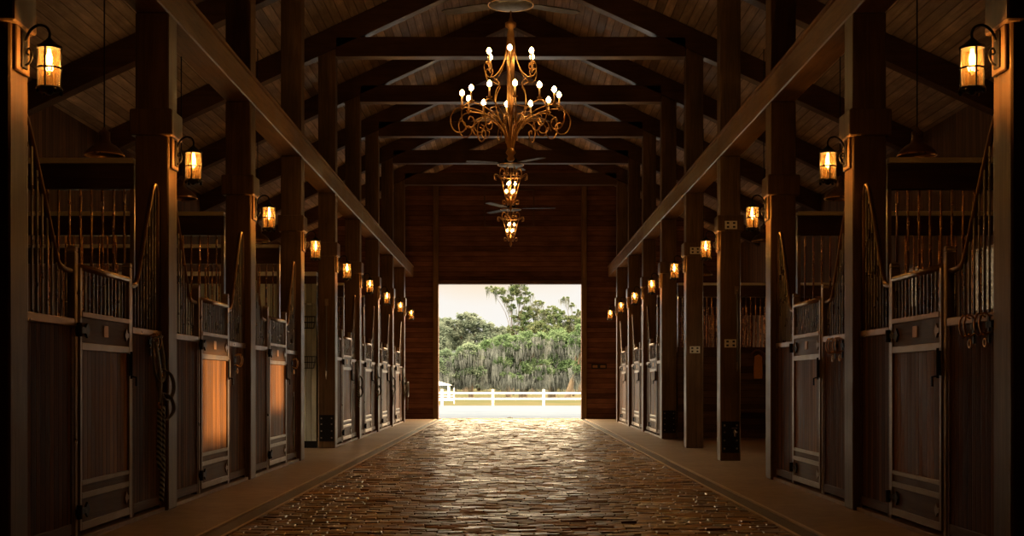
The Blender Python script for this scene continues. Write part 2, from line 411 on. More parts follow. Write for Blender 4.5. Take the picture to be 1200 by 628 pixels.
# ------------------------------------------------------------------ timber frame
def chamf(o): return o
NOTE_L = {0: 'cut by the photo edge', 1: 'between the first two left stalls', 2: 'between the second and third left stalls', 3: 'before the pale wainscot bay',
          4: 'with the hanging cross tie and black foot plate', 5: 'among the distant left stalls', 6: 'among the distant left stalls', 7: 'among the distant left stalls', 8: 'next to the end wall'}
NOTE_R = {0: 'cut by the photo edge', 1: 'between the first two right stalls', 2: 'ending the two near right stalls', 3: 'standing free with outlets and black foot box',
          4: 'standing free with white outlets', 5: 'before the distant right stalls', 6: 'among the distant right stalls', 7: 'among the distant right stalls', 8: 'next to the end wall'}
for sg, side, notes in ((-1, 'left', NOTE_L), (1, 'right', NOTE_R)):
    for k, yb in enumerate(PB):
        t = thing('timber_post', '%s timber post on the %s, %s' % (ORD[k], side, notes[k]), 'post',
                  (sg*(XI+XO)/2, yb-.15, 0), 0, 'lower posts along the %s of the aisle' % side)
        MB().box(-.15, .15, -.15, .15, 0, 4.47).build('shaft', 'post', t, bevel=.012)
        MB().box(-.19, .19, -.19, .19, 3.36, 3.60).build('collar_block', 'post', t, bevel=.012)
        sx = -sg
        a, b = sorted((sx*.15, sx*.175))
        MB().box(a, b, -.11, .11, 3.08, 3.36).build('lantern_board', 'post', t, bevel=.006)
    m = MB().box(-.15, .15, BACK+.02, WALL-.01, 4.47, 4.77)
    o = m.build('longitudinal_beam', 'beam', None, bevel=.012, loc=(sg*(XI+XO)/2, 0, 0))
    tag(o, 'long timber beam running down the %s side on top of the posts' % side, 'beam')
    tag(MB().box(-.17, .17, BACK+.02, WALL-.01, 4.77, 4.80).build('cap_plank', 'beam', o))
    for k, yb in enumerate(PB):
        if k == 0: continue
        x0, x1 = -.15, .15
        zt = lambda x: RB - SL*abs(x) - .005
        xa, xb = sorted((sg*XI, sg*XO))
        m = MB().prism([(xa - sg*3.22, 4.80-4.8), (xb - sg*3.22, 0), (xb - sg*3.22, zt(xb)-4.8), (xa - sg*3.22, zt(xa)-4.8)], 'y', -.15, .15)
        o = m.build('upper_post', 'post', None, bevel=.01, loc=(sg*3.22, yb-.15, 4.80))
        tag(o, '%s upper timber post from the viewer, standing on the %s long beam' % (ORD[k-1], side), 'post', 'upper posts on the %s beam' % side)
TN = {3: 'nearest', 4: 'second', 5: 'third', 6: 'fourth', 7: 'fifth', 8: 'farthest'}
for k in range(2, 9):
    yb = PB[k]
    lab = {2: 'roof truss nearest the viewer, its tie beam above the photo', 3: 'roof truss whose sloping rafter shows above the near stalls',
           4: 'nearest roof truss with visible tie beam, behind the large chandelier', 5: 'second visible tie beam truss behind the large chandelier',
           6: 'third visible tie beam truss behind the large chandelier', 7: 'fourth visible tie beam truss, just above the middle chandelier',
           8: 'farthest roof truss, tie beam nearest the end wall'}[k]
    t = thing('roof_truss', lab, 'truss', (0, yb-.15, 6.86), 0, 'roof trusses')
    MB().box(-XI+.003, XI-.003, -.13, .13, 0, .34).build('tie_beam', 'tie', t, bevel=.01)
    for sg in (-1, 1):
        z = lambda x, b: (b - SL*abs(x)) - 6.86
        xo = WX - .01
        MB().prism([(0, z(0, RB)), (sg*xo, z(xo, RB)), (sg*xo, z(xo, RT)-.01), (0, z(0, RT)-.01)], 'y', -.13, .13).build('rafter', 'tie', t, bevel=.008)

# ------------------------------------------------------------------ wall lanterns
def make_lantern():
    t = thing('wall_lantern', 'x', 'lantern', (0, 0, 0))
    # local: +x towards aisle, origin on the lantern board, at glass mid height
    m = MB().box(0, .012, -.045, .045, .0, .23); m.build('back_plate', 'black', t, bevel=.004)
    m = MB().tube(smooth_path([(.012, 0, .17), (.04, 0, .235), (.09, 0, .27), (.14, 0, .26), (.162, 0, .225), (.16, 0, .185)]), .009, 6)
    m.tube(smooth_path([(.012, 0, .02), (.04, 0, .04), (.055, 0, .09), (.035, 0, .125), (.02, 0, .10), (.035, 0, .085)]), .007, 6)
    m.build('scroll_arm', 'black', t, smooth=True)
    cx = .16
    MB().lathe([(.080, .125), (.080, .137), (.055, .15), (.02, .18), (.012, .19)], (cx, 0, 0), 16).build('top_cap', 'black', t, smooth=False)
    m = MB()
    for z in (.125, .0, -.122): m.ring((cx, 0, z), .073, .006, 'z', 20)
    for a in range(4):
        q = a*PI/2+PI/4*0; x, y = cx+.073*math.cos(q), .073*math.sin(q)
        m.tube([(x, y, -.13), (x, y, .13)], .006, 6)
    m.build('cage', 'black', t)
    m = MB().lathe([(.082, -.125), (.082, -.135), (.03, -.15), (.012, -.165)], (cx, 0, 0), 16)
    for a in range(4):
        q = a*PI/2+PI/4; m.lathe([(.006, -.16), (.012, -.15), (.012, -.14), (.006, -.13)], (cx+.078*math.cos(q), .078*math.sin(q), 0), 8)
    m.build('base_ring', 'black', t)
    MB().lathe([(.064, -.122), (.064, .122)], (cx, 0, 0), 20, caps=False).build('glass_cylinder', 'glass', t, smooth=True)
    MB().lathe([(.004, -.012), (.014, .02), (.021, .05), (.02, .075), (.012, .1), (.011, .122)], (cx, 0, 0), 10).build('bulb', 'bulb', t, smooth=True)
    point_light('bulb_light', (cx, 0, .035), LANT, (1.0, .50, .17), .03, t)
    return t
LANT = 27
lant = None
for sg, side in ((-1, 'left'), (1, 'right')):
    for k, yb in enumerate(PB):
        extra = {0: 'largest in view', 8: 'smallest, next to the end wall'}.get(k, 'hung on the %s post' % ORD[k])
        lab = 'lit caged amber lantern, %s on the %s, %s' % (ORD[k], side, extra)
        loc = (sg*(XI-.027), yb-.15, 3.11); rz = PI if sg > 0 else 0
        if lant is None:
            lant = make_lantern(); lant.location = loc; lant.rotation_euler.z = rz
            tag(lant, lab, None, 'caged wall lanterns')
        else: copy_tree(lant, None, loc, rz, lab, 'caged wall lanterns')

# ------------------------------------------------------------------ stall fronts
def make_stall(off):
    t = thing('stall_front', 'x', 'stall front', (0, 0, 0))
    H = 1.668; d0, d1 = off-.665, off+.665
    PV = .04
    # boards either side of the door; local y along the stall, +x to the aisle
    for a, b in ((-H, d0-.04), (d1+.04, H)):
        MB().box(-.02, .02, a+.05, b-.05, .14, 1.551).build('side_panel', 'panel', t)
        m = MB().box(-.03, .03, a, a+.05, .02, 1.55).box(-.03, .03, b-.05, b, .02, 1.55).box(-.03, .03, a+.05, b-.05, .06, .14)
        m.build('panel_frame', 'rail', t, bevel=.004)
        MB().box(-.035, .035, a, b, 1.55, 1.61).build('sill_rail', 'bronze', t, bevel=.006)
    def railz(u):
        for s_, e in ((-1, d0-.04), (1, d1+.04)):
            q = (u-off)*s_
            if q > .7:
                a = abs(e) ; p = (u*s_-e*s_)/(H-abs(e))
                # p 0 at door post, 1 at timber post
                if p < .28: return 1.97+.03*(p/.28)**2
                if p < .84: return 2.0+.84*((p-.28)/.56)
                return 2.84
        return 2.0
    for s_, e in ((-1, d0-.035), (1, d1+.035)):
        L = H-.02-abs(e)
        P = lambda p, z: (0, e+s_*L*p, z)
        pts = [P(0, 1.95), P(.13, 1.955), P(.25, 1.985), P(.33, 2.09), P(.5, 2.37), P(.67, 2.64), P(.80, 2.83), P(.88, 2.895), P(.955, 2.87), P(.985, 2.78)]
        path = smooth_path(pts, 6) + [Vector(P(.985, 2.4)), Vector(P(.985, 1.6))]
        MB().tube(path, .022, 8).build('curved_top_rail', 'bronze', t, smooth=True)
        # bars
        m = MB(); n = int(L*.93/.088)
        for i in range(1, n+1):
            p = .96*i/(n+.5); y = e+s_*L*p
            zz = None
            for A, B in zip(path, path[1:]):
                ya, yb_ = (A.y-e)*s_/L, (B.y-e)*s_/L
                if ya <= p <= yb_ and yb_ > ya: zz = A.z+(B.z-A.z)*(p-ya)/(yb_-ya); break
            if zz: m.tube([(0, y, 1.6), (0, y, zz)], .0085, 6, caps=False)
        m.build('grille_bars', 'bar', t, smooth=True)
    for y in (d0, d1):
        m = MB().box(-.035, .035, y-.032, y+.032, 0, 2.09)
        m.prism([(y-.032, 2.09), (y+.032, 2.09), (y+.026, 2.12), (y, 2.135), (y-.026, 2.12)], 'x', -.035, .035)
        m.build('door_post', 'steel', t, bevel=.006)
    # the door
    d = MB().box(.0, .045, d0+.045, d0+.085, .07, 2.0).box(.0, .045, d1-.085, d1-.045, .07, 2.0)
    d.box(.0, .045, d0+.085, d1-.085, .07, .13).box(.0, .045, d0+.085, d1-.085, .30, .345).box(.0, .045, d0+.085, d1-.085, .40, .435)
    d.box(.0, .045, d0+.085, d1-.085, 1.385, 1.44)
    d = d.build('door', 'steel', t, bevel=.004)
    a, b = d0+.085, d1-.085
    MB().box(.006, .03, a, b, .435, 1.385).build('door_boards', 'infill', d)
    MB().box(.004, .036, a, b, 1.44, 1.655).build('door_rail', 'rail', d)
    MB().box(.004, .036, a, b, .13, .30).build('door_rail', 'rail', d)
    MB().box(.004, .036, a, b, .345, .40).build('door_rail', 'rail', d)
    MB().box(.0, .05, a, b, 1.625, 1.665).build('grille_sill', 'bronze', d, bevel=.004)
    m = MB(); n = 13
    for i in range(n):
        y = a+(b-a)*(i+.5)/n; m.tube([(.022, y, 1.665), (.022, y, 1.98)], .0085, 6, caps=False)
    m.build('door_grille_bars', 'bar', d, smooth=True)
    MB().tube([(.022, d0+.045, 1.99), (.022, d1-.045, 1.99)], .026, 10).build('door_top_rail', 'bronze', d, smooth=True)
    MB().box(.036, .042, off-.06, off+.05, 1.495, 1.585).build('name_plate', 'plate', d, bevel=.003)
    # strap hinges near side (negative y), slide bolt far side
    for z in (1.53, .215):
        h = MB().box(.036, .052, d0-.03, d0+.16, z-.022, z+.022)
        h.prism([(d0+.16, z-.022), (d0+.20, z-.055), (d0+.25, z), (d0+.20, z+.055), (d0+.16, z+.022)], 'x', .036, .050)
        h.tube([(.055, d0+.0, z-.05), (.055, d0+.0, z+.05)], .02, 8)
        h.build('strap_hinge', 'black', d)
        h = MB().prism([(d1-.09, z-.018), (d1-.13, z-.02), (d1-.16, z-.05), (d1-.20, z), (d1-.16, z+.05), (d1-.13, z+.02), (d1-.09, z+.018)], 'x', .036, .046)
        h.build('corner_plate', 'bronze', d)
    m = MB().tube([(.06, d1-.075, 1.18), (.06, d1-.075, 1.40)], .011, 8).box(.045, .056, d1-.10, d1-.05, 1.20, 1.38)
    m.tube([(.06, d1-.075, 1.2), (.10, d1-.075, 1.19), (.10, d1-.075, 1.12)], .009, 6)
    m.build('slide_bolt', 'black', d)
    # floor sill under the front
    MB().box(-.05, .06, -H, H, .0, .035).build('threshold', 'concrete', t)
    return t
STALLS = {'left': [0, 1, 2, 4, 5, 6, 7], 'right': [0, 1, 5, 6, 7]}
ordS = {0: 'nearest', 1: 'second', 2: 'third', 4: 'fourth', 5: 'fifth', 6: 'sixth', 7: 'farthest'}
ordR = {0: 'nearest', 1: 'second', 5: 'third', 6: 'fourth', 7: 'farthest'}
noteS = {('left', 0): 'with halter and striped rope hung beside it', ('left', 1): 'with sunlit orange door boards', ('left', 2): 'with a half sunlit door, before the pale wall',
         ('right', 0): 'with two brass halter hooks beside the near post', ('right', 1): 'ending at the open cross aisle'}
def bayc(k): return PB[k] + (BAY-.3)/2
for sg, side in ((-1, 'left'), (1, 'right')):
    proto = None
    for k in STALLS[side]:
        lab = '%s wooden stall front on the %s, %s' % ((ordS if sg < 0 else ordR)[k], side, noteS.get((side, k), 'far down the aisle with barred door'))
        loc = (sg*3.16, bayc(k), 0); rz = 0 if sg < 0 else PI
        if proto is None:
            proto = make_stall(.065 if sg < 0 else -.065); proto.location = loc; proto.rotation_euler.z = rz
            tag(proto, lab, None, 'stall fronts along the aisle')
        else: copy_tree(proto, None, loc, rz, lab, 'stall fronts along the aisle')

# ------------------------------------------------------------------ partitions between stalls
def make_partition(solid=1.45):
    t = thing('stall_partition', 'x', 'partition', (0, 0, 0))     # local +x outwards, starts at 0
    L = WX - 3.43
    MB().box(0, L, -.03, .03, .02, solid).build('lower_boards', 'partboard', t)
    MB().box(0, L, -.045, .045, solid, solid+.07).build('middle_rail', 'rail', t, bevel=.004)
    m = MB()
    n = int(L/.1)
    for i in range(1, n): m.tube([(i*.1, 0, solid+.07), (i*.1, 0, 2.9)], .0115, 6, caps=False)
    m.build('grille_bars', 'partbar', t, smooth=True)
    MB().box(0, .035, -.05, .05, solid+.07, 2.9).build('end_channel', 'steel', t)
    MB().box(0, L, -.05, .05, 2.9, 3.13).build('top_board', 'tie', t, bevel=.004)
    MB().box(0, L, -.09, .07, 3.13, 3.18).build('cap_plank', 'cap', t, bevel=.004)
    return t
part = make_partition(); first = True
parthigh = make_partition(1.80)
LP = [1, 2, 3, 5, 6, 7]; RP = [1, 2, 5, 6, 7]
for sg, side, lst in ((-1, 'left', LP), (1, 'right', RP)):
    for i, k in enumerate(lst):
        lab = 'barred timber stall partition reaching out from the %s post on the %s' % (ORD[k], side)
        loc = (sg*3.41, PB[k]-.15, 0); rz = 0 if sg > 0 else PI
        if sg > 0 and k == 5:
            parthigh.location = loc; parthigh.rotation_euler.z = rz; tag(parthigh, lab+', closing the open bays', None, 'stall partitions'); continue
        if first:
            part.location = loc; part.rotation_euler.z = rz; tag(part, lab, None, 'stall partitions'); first = False
        else: copy_tree(part, None, loc, rz, lab, 'stall partitions')
# pale wainscot wall of the left open bay
t = thing('wainscot_partition', 'pale beadboard partition wall in the left open bay carrying wire baskets', 'partition', (-3.41, PB[4]-.15, 0), PI)
L = WX-3.43
MB().box(0, L, -.05, .05, .12, 2.88).build('beadboard', 'palewall', t)
MB().box(0, L, -.055, .055, 0, .12).build('base_board', 'black', t)
MB().box(0, L, -.07, .07, 2.88, 3.02).build('top_board', 'tie', t, bevel=.004)
MB().box(0, L, -.10, .09, 3.02, 3.09).build('cap_plank', 'cap', t, bevel=.004)
sh = MB().box(-.13, .13, -.18, 0, -.01, .01).box(-.11, -.08, -.14, 0, -.08, -.01).box(.08, .11, -.14, 0, -.08, -.01)
o = sh.build('wall_shelf', 'palewall', None, loc=(-3.56, PB[4]-.205, 2.52)); tag(o, 'small pale shelf on the beadboard wall above the wire baskets', 'shelf')
def basket(z, lab):
    m = MB()
    for q, (w, dp) in ((0, (.13, .10)), (.10, (.16, .16))):
        for a, b in (((-w, -dp), (w, -dp)), ((w, -dp), (w, 0)), ((-w, 0), (w, 0)), ((-w, -dp), (-w, 0))):
            m.tube([(a[0], a[1], q*1.0+.0), (b[0], b[1], q)], .007, 6)
    for q in (.10, .2):
        pass
    for i in range(9):
        x = -1+i/4
        m.tube([(x*.13, -.10, 0), (x*.16, -.16, .10), (x*.165, -.17, .2)], .005, 5); m.tube([(x*.13, -.10, 0), (x*.13, 0, 0)], .005, 5)
    m.tube([(-.165, 0, .2), (-.165, -.17, .2), (.165, -.17, .2), (.165, 0, .2)], .008, 6)
    m.tube([(-.13, 0, 0), (-.165, 0, .2), (.165, 0, .2), (.13, 0, 0)], .006, 6)
    o = m.build('wire_basket', 'black', None, loc=(-3.585, PB[4]-.208, z)); tag(o, lab, 'basket', 'wire baskets on the pale wall')
basket(2.10, 'upper black wire basket on the pale beadboard wall')
basket(1.40, 'lower black wire basket on the pale beadboard wall')

# ------------------------------------------------------------------ barn pendant lamps over the stalls
def make_pendant(h):
    t = thing('pendant_lamp', 'x', 'pendant lamp', (0, 0, 0))
    MB().lathe([(.20, 0), (.205, .01), (.19, .04), (.13, .10), (.07, .135), (.06, .17), (.06, .25), (.03, .27), (.015, .30)], (0, 0, 0), 24, caps=False).build('shade', 'bronze', t, smooth=True)
    MB().ring((0, 0, .002), .203, .008, 'z', 28).build('rim', 'brass', t)
    MB().tube([(0, 0, .28), (0, 0, h)], .008, 6).build('cord', 'black', t)
    MB().lathe([(.02, .16), (.035, .12), (.045, .08), (.03, .045), (.005, .03)], (0, 0, 0), 12).build('bulb', 'white', t, smooth=True)
    return t
zr = RT - SL*4.32 - .0
pend = make_pendant(zr-3.56)
PD = [(-1, 13.7, 'nearest'), (-1, 16.9, 'second'), (-1, 22.0, 'farthest'), (1, 13.7, 'nearest'), (1, 16.9, 'second'), (1, 22.0, 'third'), (1, 28.9, 'farthest')]
for i, (sg, y, w) in enumerate(PD):
    side = 'left' if sg < 0 else 'right'
    lab = '%s unlit metal barn pendant lamp hanging on a cord above the %s stalls' % (w, side)
    if i == 0: pend.location = (sg*4.32, y, 3.56); tag(pend, lab, None, 'pendant lamps above the stalls')
    else: copy_tree(pend, None, (sg*4.32, y, 3.56), None, lab, 'pendant lamps above the stalls')

# ------------------------------------------------------------------ chandeliers and fans
def rot(pts, a): return [(r*math.cos(a), r*math.sin(a), z) for r, z in pts]
def arm(parent, prof, a, rad, cup_r, cup_z, candle, name='arm'):
    o = MB().tube(smooth_path(rot(prof, a), 5), rad, 6).build(name, 'iron', parent, smooth=True)
    if cup_r is not None:
        x, y = cup_r*math.cos(a), cup_r*math.sin(a)
        MB().lathe([(.008, cup_z-.04), (.012, cup_z-.02), (.034, cup_z), (.036, cup_z+.006), (.015, cup_z+.008)], (x, y, 0), 10).build('drip_cup', 'iron', o, smooth=True)
        MB().lathe([(.013, cup_z+.005), (.013, cup_z+candle)], (x, y, 0), 8).build('candle_sleeve', 'candle', o, smooth=True)
        z = cup_z+candle
        MB().lathe([(.010, z), (.025, z+.015), (.031, z+.035), (.024, z+.058), (.006, z+.078)], (x, y, 0), 8).build('candle_bulb', 'candlebulb', o, smooth=True)
        point_light('candle_light', (x, y, z+.035), CAND, (1.0, .56, .22), .03, o)
    return o
CAND = 16
S1 = .010795
Y1 = 16.3
def z1(py): return EYE + (448-py)*S1
Z0 = z1(180)
t = thing('chandelier', 'large two-tier iron candle chandelier with scrolled arms in the foreground', 'chandelier', (0, Y1, Z0))
q = lambda L: [(r*S1, z1(py)-Z0) for r, py in L]
MB().lathe(q([(3, 189), (5, 186), (3, 183), (6, 179), (4.5, 176), (2.2, 170), (2.0, 135)]), (0, 0, 0), 14).build('lower_stem', 'iron', t, smooth=True)
MB().lathe(q([(1.5, 136), (3.5, 130), (4.5, 120), (4.5, 40), (3, 34), (6.5, 31), (6.5, 27), (3, 25), (1, 18), (1, 13)]), (0, 0, 0), 14).build('upper_stem', 'iron', t, smooth=True)
for i in range(12):
    a = math.radians(5 + 30*i)
    k = 1.0 if i % 2 == 0 else .97
    arm(t, [(r*k, z) for r, z in q([(2.5, 180), (4.5, 168), (10, 152), (20, 140), (35, 131), (52, 127), (64, 129), (70, 137), (70, 147), (65, 155), (58, 156), (53, 151), (54, 145), (59, 143), (61, 147)])], a, .0085,
        57*k*S1, z1(125)-Z0, .125)
for i in range(12):
    a = math.radians(20 + 30*i)
    arm(t, q([(2.5, 176), (6, 162), (14, 148), (26, 140), (38, 141), (45, 148), (43, 156), (36, 157), (33, 151), (37, 148)]), a, .0065, None, 0, 0, 'scroll')
for i in range(6):
    a = math.radians(28 + 60*i)
    arm(t, q([(2.5, 172), (7, 155), (15, 140), (20, 125), (20, 110), (15, 100), (20, 95), (27, 92)]), a, .007, None, 0, 0, 'scroll')
    arm(t, q([(4.5, 45), (6, 60), (10, 75), (16, 86), (24, 93), (31, 92), (35, 84), (33, 77), (27, 77), (25, 82), (28, 86)]), a, .0075, 28.5*S1, z1(78)-Z0, .125, 'arm')
MB().ring((0, 0, z1(128)-Z0), 24*S1, .006, 'z', 32).build('tie_ring', 'iron', t)

S2 = .01874
def small_chandelier(loc, label):
    t = thing('chandelier', label, 'chandelier', loc, 0, 'small basket chandeliers down the aisle')   # origin at bottom finial
    q = lambda L: [(r*S2, (246-py)*S2) for r, py in L]
    MB().lathe(q([(.4, 248), (2.2, 244), (1, 241), (3.5, 238), (1.2, 235), (1, 230)]), (0, 0, 0), 12).build('finial', 'iron', t, smooth=True)
    MB().lathe(q([(.6, 232), (.6, 205), (1.6, 203), (.6, 201), (.5, 196)]), (0, 0, 0), 8).build('stem', 'iron', t, smooth=True)
    for i in range(8):
        a = math.radians(22.5 + 45*i)
        o = arm(t, q([(2.5, 238), (5.5, 233), (8.5, 224), (11.5, 212), (14, 203), (12, 197.5), (8, 199), (8, 203), (10, 203)]), a, .011, None, 0, 0, 'rib')
        arm(t, q([(12, 210), (16, 206), (20, 205), (21, 209), (18, 210)]), a, .010, None, 0, 0, 'curl')
        arm(t, q([(3, 240), (7, 236), (10, 235), (10, 239), (7, 239)]), a, .009, None, 0, 0, 'curl')
    for i in range(6):
        a = math.radians(10+60*i); zz = 226 if i % 2 else 217
        arm(t, q([(1, 236), (3, 234), (5, zz+6)]), a, .008, 5*S2, (246-zz-4)*S2, .075, 'candle_arm')
    MB().ring((0, 0, (246-207)*S2), 12.8*S2, .009, 'z', 24).ring((0, 0, (246-229)*S2), 7*S2, .009, 'z', 24).build('hoop', 'iron', t)
    return t
small_chandelier((0, 28.3, EYE+(448-246)*S2), 'small basket-shaped lit chandelier just below the large one, nearer of two')
small_chandelier((0, 35.6, EYE+(448-246)*S2), 'small basket-shaped lit chandelier low before the end wall, farther of two')
def fan(y, angs, label, R_):
    zb = 5.90
    t = thing('ceiling_fan', label, 'ceiling fan', (0, y, zb), 0, 'ceiling fans above the chandeliers')
    MB().lathe([(.05, .03), (.13, .035), (.15, .06), (.15, .14), (.10, .19), (.04, .23)], (0, 0, 0), 20).build('motor_housing', 'black', t, smooth=True)
    MB().lathe([(.04, -.02), (.12, -.015), (.22, .0), (.28, .02), (.285, .03), (.27, .032), (.12, .03)], (0, 0, 0), 28).build('dish_cover', 'black', t, smooth=True)
    MB().ring((0, 0, .022), .285, .007, 'z', 32).build('dish_rim', 'brass', t)
    MB().tube([(0, 0, .2), (0, 0, RT-zb-.02)], .018, 8).build('down_rod', 'black', t)
    for a in angs:
        a = math.radians(a); ca, sa = math.cos(a), math.sin(a)
        def P(r, w, z): return (r*ca - w*sa, r*sa + w*ca, z)
        m = MB(); rows = []
        for r, w, z in ((.13, .035, .05), (.28, .06, .05), (.34, .10, .05), (R_*.6, .115, .055), (R_*.94, .10, .06), (R_, .07, .06)):
            rows.append([m.bm.verts.new(P(r, s*w, z+s*.006+dz)) for dz in (0, .012) for s in (-1, 1)])
        for A, B in zip(rows, rows[1:]):
            for i, j in ((0, 1), (1, 3), (3, 2), (2, 0)): m.bm.faces.new([A[i], A[j], B[j], B[i]])
        m.bm.faces.new([rows[0][i] for i in (0, 1, 3, 2)]); m.bm.faces.new([rows[-1][i] for i in (0, 2, 3, 1)])
        m.build('blade', 'fan', t)
fan(Y1, (30, 150, 270), 'ceiling fan directly above the large chandelier', 1.0)
fan(28.3, (75, 195, 315), 'ceiling fan above the nearer small chandelier', 1.0)
fan(35.6, (0, 120, 240), 'ceiling fan above the farther small chandelier, one blade pointing right', 1.25)

# ------------------------------------------------------------------ small things on posts and fronts
def outlet(x, y, z, n, lab):
    t = thing('outlet_plate', lab, 'outlet', (x, y, z), 0)
    w = .045*n
    MB().box(-w, w, -.008, 0, -.06, .06).build('plate', 'white', t, bevel=.003)
    for i in range(n):
        cx = -w+.045+.09*i
        for dz in (-.028, .028):
            MB().box(cx-.017, cx+.017, -.012, -.008, dz-.014, dz+.014).build('socket', 'black', t)
fy = lambda k: PB[k]-.3-.012
outlet(3.22, PB[3]-.343, 3.45, 2, 'upper white outlet on the free post nearer the viewer')
outlet(3.22, PB[3]-.302, 1.72, 2, 'lower white outlet on the free post nearer the viewer')
outlet(3.22, PB[4]-.343, 3.45, 2, 'upper white outlet on the second free post')
outlet(3.22, PB[4]-.302, 1.72, 2, 'lower white outlet on the second free post')
def foot_plate(x, y, lab, tap=False):
    t = thing('foot_plate', lab, 'metal plate', (x, y, 0))
    MB().box(-.13, .13, -.012, 0, .12, .58).build('plate', 'black', t, bevel=.003)
    m = MB()
    for bx in (-.09, .09):
        for bz in (.18, .3, .42, .52): m.lathe([(.014, 0), (.014, .006), (.006, .012)], (0, 0, 0), 8) if 0 else m.box(bx-.012, bx+.012, -.022, -.012, bz-.012, bz+.012)
    m.build('bolt', 'bar', t, bevel=.003)
    if tap:
        MB().tube(smooth_path([(.05, -.01, .42), (.05, -.07, .45), (.05, -.10, .42), (.05, -.10, .36)]), .014, 8).ring((.05, -.05, .48), .035, .007, 'z', 12).build('tap', 'steel', t, smooth=True)
foot_plate(-3.22, PB[4]-.302, 'black bolted foot plate on the post beside the pale wall')
foot_plate(3.22, PB[3]-.302, 'black bolted foot box with steel tap on the nearer free right post', True)
foot_plate(3.22, PB[5]-.302, 'black bolted foot plate on the post before the distant right stalls')
def cross_tie(x, y, ztop, zbot, lab):
    t = thing('cross_tie', lab, 'tie rope', (x, y-.003, ztop))
    MB().box(-.03, .03, -.01, 0, -.06, .06).ring((0, -.034, -.03), .025, .006, 'x', 12).build('ring_plate', 'steel', t)
    MB().tube([(0, -.025, -.06), (.003, -.03, (zbot-ztop)/2), (0, -.03, zbot-ztop)], .011, 6).build('strap', 'halter', t, smooth=True)
    MB().tube([(0, -.03, zbot-ztop), (0, -.03, zbot-ztop-.1)], .013, 6).ring((0, -.03, zbot-ztop-.12), .022, .005, 'x', 10).build('snap_hook', 'steel', t)
cross_tie(-3.22, PB[4]-.302, 2.55, 1.35, 'dark cross tie strap hanging on the post beside the pale wall')
cross_tie(3.31, PB[3]-.302, 2.50, 1.45, 'dark cross tie strap hanging on the nearer free right post')

def hook(x, y, z, sg, lab, grp='brass hooks beside stall doors', s=1.0):
    # folding brass halter bracket: back bar, two loops, drop ring
    t = thing('halter_hook', lab, 'hook', (x, y, z), 0 if sg < 0 else PI, grp)
    MB().box(0, .01, -.05, .05, -.02, .02).box(0, .01, -.015, .015, -.12, .06).build('bracket', 'black', t)
    m = MB()
    for yy in (-.045, .045):
        m.ring((.045, yy, 0), .038, .0065, 'y', 14, squash=1.9) if 0 else m.tube(smooth_path([(.01, yy, .05), (.06, yy, .07), (.085, yy, 0), (.06, yy, -.07), (.01, yy, -.05)]), .0065, 6)
    m.ring((.03, 0, -.12), .028, .006, 'x', 12)
    m.build('loops', 'brass', t, smooth=True)
    return t
def halter(x, y, z, sg, lab, rope_end, grp='halters hung beside stall doors'):
    t = thing('halter', lab, 'halter', (x, y, z), 0 if sg < 0 else PI, grp)
    m = MB()
    m.tube(smooth_path([(.02, -.05, .0), (.05, 0, .03), (.03, .05, 0), (.04, .07, -.15), (.05, .06, -.32), (.045, .0, -.36), (.035, -.05, -.30), (.025, -.06, -.14), (.02, -.05, 0)]), .016, 6, flat=.45)
    m.tube(smooth_path([(.04, .04, -.25), (.075, .12, -.30), (.085, .15, -.42), (.07, .12, -.52), (.05, .04, -.50), (.04, -.01, -.38), (.04, .04, -.25)]), .015, 6, flat=.45)
    m.tube(smooth_path([(.05, .02, -.46), (.08, .10, -.50), (.09, .13, -.62), (.06, .06, -.70), (.05, .0, -.62), (.05, .02, -.46)]), .014, 6, flat=.45)
    m.tube(smooth_path([(.03, -.03, -.02), (.045, -.02, -.2), (.05, .0, -.38), (.05, -.02, -.55)]), .018, 6, flat=.5)
    m.build('straps', 'halter', t, smooth=True)
    m = MB()
    for c in ((.045, .06, -.30), (.05, .04, -.50), (.05, -.02, -.56)): m.ring(c, .022, .005, 'x', 12)
    m.tube([(.05, -.02, -.58), (.05, -.02, -.72)], .008, 6)
    m.build('buckle', 'brass', t)
    e = rope_end-z
    m = MB().tube(smooth_path([(.05, -.02, -.60), (.055, -.035, e*.6), (.05, -.03, e*.75), (.055, .0, e*.80), (.05, .035, e*.74), (.055, .03, -.60), (.06, .005, -.66)]), .015, 6)
    m.tube(smooth_path([(.065, .0, e*.72), (.06, .005, e*.85), (.055, 0, e)]), .014, 6)
    m.build('lead_rope', 'rope', t, smooth=True)
    t.scale = (1.45, 1.6, 1)
    return t
FX = 3.11
yo = lambda k, d: PB[k]+d
hook(-3.13, yo(0, 2.98), 1.50, -1, 'brass halter hook on the nearest left stall, holding halter and rope')
halter(-3.11, yo(0, 2.98), 1.52, -1, 'black halter with green striped lead rope hanging on the nearest left stall', .12)
hook(-3.13, yo(1, 2.75), 1.40, -1, 'empty brass halter hook right of the second left stall door')
hook(-3.13, yo(2, 2.9), 1.42, -1, 'brass halter hook right of the third left stall door')
o = thing('lead_rope', 'thin dark lead rope with knots hanging at the third left stall', 'rope', (-3.12, yo(2, 2.8), 1.0), 0)
MB().tube(smooth_path([(.03, 0, .0), (.03, .01, -.25), (.03, -.01, -.5), (.03, .0, -.62), (.03, .03, -.72), (.03, .01, -.80)]), .013, 6).build('rope', 'halter', o, smooth=True)
MB().ring((.03, 0, -.02), .03, .008, 'x', 10).ring((.03, .01, -.55), .03, .01, 'x', 10).build('snap_hook', 'steel', o)
NL = {4: 'fourth', 5: 'fifth', 6: 'sixth', 7: 'farthest'}
for k in (4, 5, 6, 7):
    halter(-3.11, yo(k, 2.85), 1.55, -1, 'dark halter and rope hanging right of the %s left stall door' % NL[k], .55 + .1*(k % 3))
